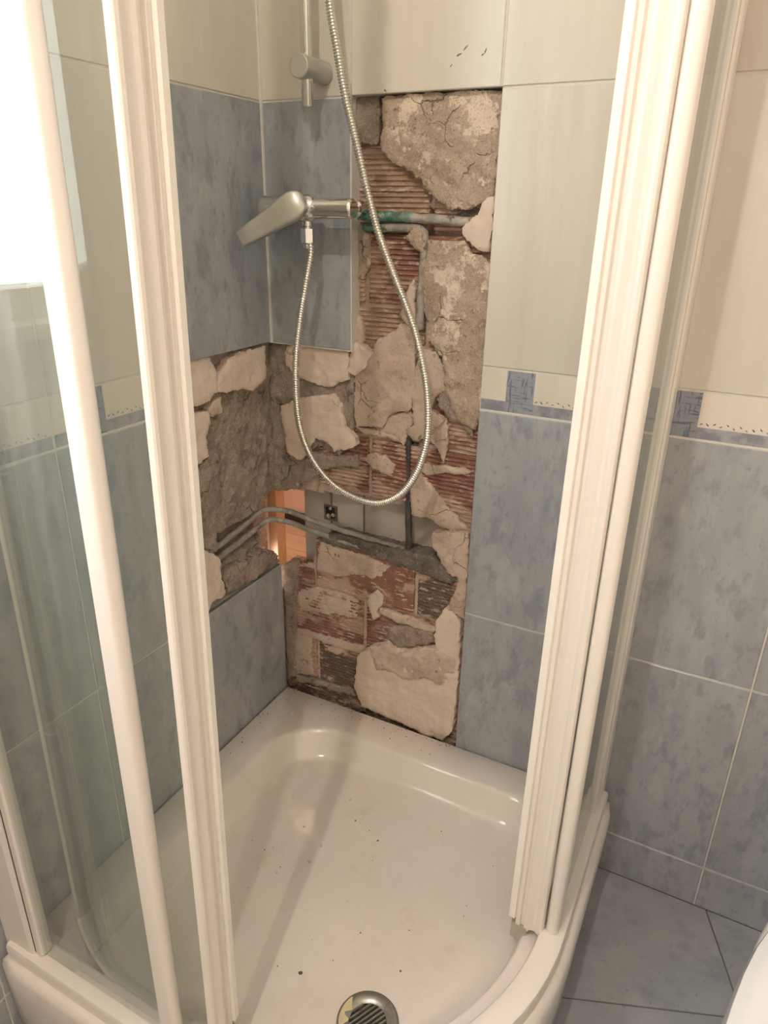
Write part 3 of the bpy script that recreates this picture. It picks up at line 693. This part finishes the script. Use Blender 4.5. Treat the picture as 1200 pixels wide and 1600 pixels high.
# ---------------------------------------------------------------- shower enclosure
enc = empty('shower_enclosure', (.38, -.38, 0), label='white framed quadrant shower enclosure with its two curved glass doors slid open', category='shower enclosure')
TOP = 1.84; PR_ = .715; AC = .34; AR = PR_ - AC
def rail_path():
    P = [(0.012, -PR_), (.17, -PR_)]
    P += [(AC + AR*math.cos(math.radians(a)), -AC + AR*math.sin(math.radians(a))) for a in range(-90, 1, 5)]
    return P + [(PR_, -.17), (PR_, -.012)]
def sweep(mb, path, prof):
    """prof: closed list of (outward, z)"""
    P = [Vector((x, y)) for x, y in path]; rings = []
    for i, p in enumerate(P):
        t_ = (P[min(i+1, len(P)-1)] - P[max(i-1, 0)]).normalized(); n = Vector((t_.y, -t_.x))
        rings.append([(p.x + n.x*o, p.y + n.y*o, z) for o, z in prof])
    return mb.rings(rings)
rp = [(-.014, .001), (.024, .001), (.0245, .022), (.0225, .0265), (.0195, .028), (-.0085, .028), (-.012, .0265), (-.014, .023)]
sweep(MB(), rail_path(), rp).build('bottom_rail', M['pvc'], enc, smooth=35)
sweep(MB(), rail_path(), [(o, TOP - z) for o, z in rp]).build('top_rail', M['pvc'], enc, smooth=35)
sweep(MB(), [p for p in rail_path()], [(-.0175, .0008), (-.0140, .0008), (-.0140, .012), (-.0160, .011)]).build('silicone_bead', M['cap'], enc, smooth=True)
# wall profiles
wp = [(0, -.016), (.055, -.016), (.062, -.013), (.0635, -.008), (.0635, .008), (.062, .013), (.055, .016), (0, .016)]
MB().prism([(.001 + a, -PR_ + b) for a, b in wp], .002, TOP).build('wall_profile', M['pvc'], enc)
MB().prism([(PR_ + b, -.001 - a) for a, b in wp], .002, TOP).build('wall_profile', M['pvc'], enc)
# fixed panels (glass + end post)
fl = MB().box((.026, -PR_ - .0065, .026), (.305, -PR_ - .0005, TOP - .026)).build('fixed_panel', M['glass'], enc, origin=(.30, -PR_, .026), label='clear left fixed glass panel, leaning slightly')
fr_ = MB().box((PR_ + .0005, -.32, .026), (PR_ + .0065, -.026, TOP - .026)).build('fixed_panel', M['glass'], enc, label='clear right fixed glass panel')
post = [(-.012, -.0095), (.006, -.0095), (.010, -.007), (.012, -.003), (.012, .003), (.010, .007), (.006, .0095), (-.012, .0095)]
MB().prism([(.319 + a, -PR_ - .0035 + b) for a, b in post], .024, TOP - .024).build('end_post', M['pvc'], fl, smooth=50)
MB().prism([(PR_ + .0035 + b, -.333 - a) for a, b in post], .024, TOP - .024).build('end_post', M['pvc'], fr_, smooth=50)
MB().box((.063, -PR_ - .0125, .03), (.0655, -PR_ + .006, TOP - .03)).build('glass_gasket', M['black'], fl)
MB().prism([(.0652, -PR_-.0125), (.075, -PR_-.0125), (.078, -PR_-.010), (.078, -PR_+.003), (.075, -PR_+.006), (.0652, -PR_+.006)], .028, TOP - .03).build('glazing_bead', M['pvc'], fl)
MB().box((PR_ - .006, -.0655, .03), (PR_ + .0125, -.063, TOP - .03)).build('glass_gasket', M['black'], fr_)
MB().prism([(PR_-.006, -.0652), (PR_-.006, -.075), (PR_-.003, -.078), (PR_+.010, -.078), (PR_+.0125, -.075), (PR_+.0125, -.0652)], .028, TOP - .03).build('glazing_bead', M['pvc'], fr_)
fl.rotation_euler = (0, math.radians(.7), 0)
# sliding doors. angle runs along the arc; 'out' points away from the shower centre
DRAD = .350
def LF(n, dt=0.): return (-.003 + (.0275 - n)/.04*.010 + dt, n)      # slanting closing face of the door
lead = [(-.010, -.0125), LF(-.0125, -.001), LF(-.0105), LF(-.006), LF(-.005, -.004), LF(-.001, -.004), LF(.001, -.0005), LF(.006, .001), LF(.010, -.0005), LF(.013, -.002), LF(.017, -.002), LF(.020), LF(.024, .0012), LF(.0268), LF(.0275, -.002), (-.010, .0275)]
capp = [(-.014, -.021), (.002, -.021), (.007, -.018), (.006, -.008), (.0, .004), (-.014, .004)]
trail = [(-.008, -.006), (.006, -.006), (.008, -.003), (.008, .003), (.006, .006), (-.008, .006)]
def door(cx, cy, a_lead, a_trail, hand, label, zb):
    """angles in degrees about the door's arc centre; hand = +1 when the opening lies at growing angle"""
    def at(a, r): return (cx + r*math.cos(math.radians(a)), cy + r*math.sin(math.radians(a)))
    def put(prof, a):
        c, s_ = math.cos(math.radians(a)), math.sin(math.radians(a)); p = at(a, DRAD); tx, ty = -s_*hand, c*hand
        return [(p[0] + t_*tx + n_*c, p[1] + t_*ty + n_*s_) for t_, n_ in prof]
    aa = [a_trail + (a_lead - a_trail)*k/16 for k in range(17)]
    zt = TOP - .02
    inner = [at(a, DRAD - .003) for a in aa]; outer = [at(a, DRAD + .003) for a in aa]
    piv = Vector((*at(a_lead, DRAD), zb))
    d = MB().prism(inner + outer[::-1], zb + .01, zt).build('sliding_door', M['glass'], enc, origin=piv, smooth=35, label=label)
    MB().prism(put(lead, a_lead), zb + .006, zt).build('leading_profile', M['pvc'], d)
    MB().prism(put([(-.004, -.0225), (.011, -.0225), (.012, -.0215), (.0105, -.0125), (-.004, -.0125)], a_lead), zb + .02, zt).build('door_seal', M['seal'], d)
    MB().prism(put(capp, a_lead), zb - .026, zb + .0055).build('end_cap', M['cap'], d)
    MB().prism(put(trail, a_trail), zb, zt).build('trailing_profile', M['pvc'], d)
    i2 = [at(a, DRAD - .007) for a in aa]; o2 = [at(a, DRAD + .007) for a in aa]
    MB().prism(i2 + o2[::-1], zb - .002, zb + .016).build('bottom_profile', M['pvc'], d, smooth=35)
    MB().prism(i2 + o2[::-1], zt - .02, zt + .002).build('top_profile', M['pvc'], d, smooth=35)
    return d
dl = door(.245, -.350, -69.5, -121, 1, 'curved glass door at left, hanging a little askew', .0)
dl.rotation_euler = (0, math.radians(1.3), 0)
dr_ = door(.340, -.250, -15.5, 31, -1, 'curved glass door at right, slid behind the fixed panel', .014)
dr_.rotation_euler = (0, math.radians(.15), 0)

# ---------------------------------------------------------------- mixer, hose and slide bar
mx = empty('shower_mixer', (.13, -.06, 1.03), label='chrome single-lever shower mixer on the blue tile beside the broken wall', category='mixer tap')
ax = Vector((1, 0, 0)); mz = 1.031; my = -.060
MB().lathe((.040, my, mz), ax, [(0, .0165), (.002, .0185), (.050, .0185), (.052, .0205), (.096, .0215), (.098, .0190), (.104, .0165), (.106, .0158), (.170, .0158), (.173, .0150), (.175, .0132)], 32).build('mixer_body', M['chrome'], mx, smooth=35)
MB().lathe((.118, my - .004, mz), (0, -1, 0), [(0, .0195), (.012, .0205), (.020, .0205), (.026, .0185)], 28).build('cartridge_housing', M['chrome'], mx, smooth=35)
for xx in (.052, .198):
    MB().lathe((xx, my + .012, mz), (0, 1, 0), [(0, .012), (.020, .012), (.021, .016), (.034, .016), (.036, .021), (.050, .024), (.052, .024)] if xx < .1 else [(0, .011), (.018, .011), (.019, .0145), (.034, .0145), (.036, .010), (.066, .009)], 20).build('wall_union', M['chrome'], mx, smooth=35)
# lever: a tapering paddle from the hub down to the left
hub = Vector((.124, -.094, 1.034)); tip = Vector((.040, -.126, .982)); d = (tip - hub).normalized()
nrm = Vector((.50, -.80, .30)); nrm = (nrm - d*nrm.dot(d)).normalized(); sd = d.cross(nrm); L = (tip - hub).length
rings = []
for t_, w, th in ((-.021, .006, .004), (-.0195, .011, .007), (-.016, .0155, .009), (-.008, .0200, .0105), (0, .0215, .011), (.012, .0210, .0108), (.03, .0185, .010), (L*.75, .0150, .0085), (L - .002, .0125, .007), (L, .0115, .006)):
    c = hub + d*t_
    rings.append([c + sd*w*a + nrm*th*b for a, b in ((-1, -.7), (-1, .6), (-.93, .9), (-.80, 1), (.80, 1), (.93, .9), (1, .6), (1, -.7), (.8, -1), (-.8, -1))])
MB().rings(rings).build('lever', M['zinc'], mx, smooth=50, label='dull grey tapering lever')
MB().lathe((.127, my, mz - .017), (0, 0, -1), [(0, .0095), (.010, .0095), (.011, .0075), (.016, .0075)], 20).build('hose_outlet', M['chrome'], mx, smooth=35)
# hose
hs = empty('shower_hose', (.127, -.06, .985), label='ribbed metal shower hose hanging in a long loop before the broken wall', category='shower hose')
HP = [(.127, -.060, .992)] + [(x/1000, -.075, z/1000) for x, z in HOSE[1:]]
for i, yy in ((1, -.062), (2, -.066), (3, -.070)): HP[i] = (HP[i][0], yy, HP[i][2])
HP = [(x - .0115*(1 if i == 1 else 1)*((.075 + y)/.075)*.5, y, z) for i, (x, y, z) in enumerate(HP)]
HP += [(.176, -.078, 1.40), (.172, -.085, 1.52), (.160, -.10, 1.60), (.150, -.118, 1.640)]
path = resample(smooth_path(HP, 10), .00085)
MB().tube(path, lambda i: .0060 + .0011*math.cos(2*math.pi*i/5), 10, True).build('hose', M['satin'], hs, smooth='all')
MB().lathe((.127, -.060, 1.000), (0, 0, -1), [(0, .0115), (.022, .0115), (.024, .0085), (.030, .0075)], 6).build('hose_nut', M['chrome'], hs)
# hand shower clipped at the top of the bar, above the picture
hh = empty('hand_shower', (.15, -.118, 1.64), label='chrome hand shower at the top of the slide bar', category='hand shower')
MB().tube(smooth_path([(.150, -.116, 1.635), (.142, -.135, 1.69), (.134, -.155, 1.75), (.130, -.175, 1.79)], 5), lambda i: .011 + .0003*i, 14).build('handle', M['chrome'], hh, smooth=50)
MB().lathe((.129, -.175, 1.806), (0, -.55, -.83), [(-.012, .012), (-.006, .034), (.006, .042), (.012, .041), (.014, .036)], 28).build('spray_head', M['chrome'], hh, smooth=40)
# slide bar
sbx, sby = .126, -.050
bar = empty('slide_bar', (sbx, sby, 1.176), label='round chrome slide bar with wall brackets above the shower mixer', category='shower rail')
MB().lathe((sbx, sby, 1.176), (0, 0, 1), [(0, .0080), (.002, .0092), (.640, .0092), (.642, .0080)], 24).build('bar', M['chrome'], bar, smooth=35)
for zz in (1.2285, 1.79):
    MB().lathe((sbx, sby - .024, zz), (0, 1, 0), [(0, .0155), (.0015, .0170), (.030, .0168), (.073, .0168), (.0738, .016)], 32).build('wall_bracket', M['zinc'], bar, smooth=35, label='satin grey round wall bracket')
MB().lathe((sbx, sby, 1.66), (0, 0, 1), [(0, .015), (.002, .017), (.05, .017), (.052, .015)], 24).build('hand_shower_holder', M['zinc'], bar, smooth=35)
MB().tube([(sbx + .005, sby - .012, 1.685), (.142, -.115, 1.685)], .011, 14).build('holder_arm', M['zinc'], bar, smooth=35)

# ---------------------------------------------------------------- toilet at the right edge of the picture
wc = empty('toilet', (1.146, -.40, -T), label='white ceramic toilet at the right edge on grey floor tiles', category='toilet')
def oval(cx, cy, a, b0, b1, z, n=40):
    out = []
    for k in range(n):
        t_ = 2*math.pi*k/n; c, s_ = math.cos(t_), math.sin(t_)
        p = 2.5; r_ = (abs(c)**p + abs(s_)**p)**(-1/p); out.append((cx + a*c*r_, cy + (b0 if s_ > 0 else b1)*s_*r_, z))
    return out
cx, cy = 1.140, -.535
MB().rings([oval(cx, cy + .06, .115, .32, .16, -T), oval(cx, cy + .06, .110, .32, .15, -T + .05), oval(cx, cy + .04, .118, .34, .17, -T + .18), oval(cx, cy + .02, .150, .37, .22, -T + .29), oval(cx, cy, .178, .40, .26, -T + .36), oval(cx, cy, .182, .41, .27, -T + .39), oval(cx, cy, .176, .405, .265, -T + .40), oval(cx, cy - .03, .13, .18, .20, -T + .40), oval(cx, cy - .03, .11, .15, .17, -T + .30), oval(cx, cy - .02, .05, .07, .07, -T + .22)]).build('bowl', M['ceramic'], wc, smooth=60)
MB().rings([oval(cx, cy - .01, .180, .27, .262, -T + .402), oval(cx, cy - .01, .184, .275, .268, -T + .412), oval(cx, cy - .01, .180, .27, .264, -T + .430), oval(cx, cy - .01, .165, .25, .245, -T + .436)]).build('lid', M['ceramic'], wc, smooth=50)
MB().rings([[(cx + sx*w, y, z) for sx, y in ((-1, -.135), (1, -.135), (1, -.012), (-1, -.012))] for w, z in ((.10, -T + .40), (.115, -T + .43), (.12, -T + .66), (.115, -T + .67))]).build('cistern', M['ceramic'], wc)
MB().rings([[(cx + sx*.125, y, z) for sx, y in ((-1, -.142), (1, -.142), (1, -.008), (-1, -.008))] for z in (-T + .67, -T + .69)]).build('cistern_lid', M['ceramic'], wc)
MB().lathe((cx, -.075, -T + .69), (0, 0, 1), [(0, .022), (.006, .022), (.008, .019)], 20).build('flush_button', M['chrome'], wc, smooth=40)

wc.rotation_euler.z = math.radians(-12)
# ---------------------------------------------------------------- ceiling lamp of the bathroom
cl = empty('ceiling_lamp', (LAMP.x, LAMP.y, RZ), label='small round spotlight on the bathroom ceiling', category='lamp')
MB().lathe((LAMP.x, LAMP.y, RZ), (0, 0, -1), [(0, .05), (.025, .05), (.03, .045), (.03, .036), (.012, .030)], 28).build('lamp_housing', M['pvc'], cl, smooth=35)
MB().lathe((LAMP.x, LAMP.y, RZ - .010), (0, 0, -1), [(0, .029), (.006, .027), (.009, .016)], 24).build('bulb', M['bulb'], cl, smooth=40)
point('lamp_light', LAMP, LAMP_W, LAMP_COL, .013, cl)

# ---------------------------------------------------------------- rubble on the tray
def chip(name, at, r, m, label, seed, group=None):
    rr = random.Random(seed); v = []
    bm = bmesh.new(); bmesh.ops.create_icosphere(bm, subdivisions=1, radius=1)
    sx, sy, sz = r*rr.uniform(.8, 1.3), r*rr.uniform(.6, 1), r*rr.uniform(.3, .5); a = rr.uniform(0, 6)
    for q_ in bm.verts:
        k = 1 + .35*noise.noise(q_.co*2 + Vector((seed*3.1, 0, 0))); x, y, z = q_.co.x*sx*k, q_.co.y*sy*k, q_.co.z*sz*k
        v.append((at[0] + x*math.cos(a) - y*math.sin(a), at[1] + x*math.sin(a) + y*math.cos(a), at[2] + z + sz*.8))
    fs = [[q_.index for q_ in f_.verts] for f_ in bm.faces]; bm.free()
    o = add(name, v, fs, m, label=label, category='crumb')
    if group: o['group'] = group
CHIPS = [(0.068, -0.083, 0, 0.0065, 'cream_p', 'flat cream plaster flake on the tray rim near the corner'), (0.433, -0.109, -0.05, 0.0025, 'grit', 'dark speck on the upper right of the tray floor'), (0.385, -0.526, -0.05, 0.003, 'grit', 'dark crumb on the tray floor left of the drain'), (0.52, -0.451, -0.05, 0.0022, 'grit', 'dark speck on the tray floor just above the drain'), (0.375, -0.252, -0.05, 0.0026, 'grit', 'dark crumb in the middle of the tray floor'), (0.315, -0.231, -0.05, 0.002, 'grit', 'tiny dark speck above the middle of the tray floor')]
WHITE = [(0.172, -0.315), (0.169, -0.362), (0.212, -0.356), (0.213, -0.404), (0.249, -0.398), (0.288, -0.312), (0.236, -0.29), (0.177, -0.24), (0.288, -0.351), (0.293, -0.279)]
for k, (x, y, z, r_, m, l) in enumerate(CHIPS): chip('masonry_crumb', (x, y, 0 if z == 0 else fz(x, y)), r_, M[m], l, k)
for k, (x, y) in enumerate(WHITE): chip('plaster_crumb', (x, y, fz(x, y)), .0022 + .0008*(k % 3), M['white_p'], 'small white plaster crumb on the left of the tray floor', k + 30, 'white plaster crumbs on the tray floor')

# loose grit along the back of the tray: nobody could count it
gb = MB(); r = random.Random(12)
for k in range(160):
    if k < 100: x = r.uniform(.02, .42); y = -.004 - abs(r.gauss(0, .02)); z = 0.0
    elif k < 135: x = .004 + abs(r.gauss(0, .02)); y = r.uniform(-.25, -.01); z = 0.0
    else: x = r.uniform(.16, .60); y = r.uniform(-.55, -.17); z = fz(x, y)
    if z == 0 and (x > .06 and y < -.06): continue
    if z < 0 and math.hypot(max(0, x-.34), max(0, -y-.34)) > .29: continue
    s_ = r.uniform(.0005, .0014); a = r.uniform(0, 6)
    gb.lathe((x, y, z + s_*.3), (math.cos(a)*.4, math.sin(a)*.4, 1), [(-s_*.6, s_*.5), (0, s_), (s_*.6, s_*.4)], 5)
gb.build('grit', M['grit'], kind='stuff', label='fine masonry grit scattered on the tray along the broken wall', category='grit')
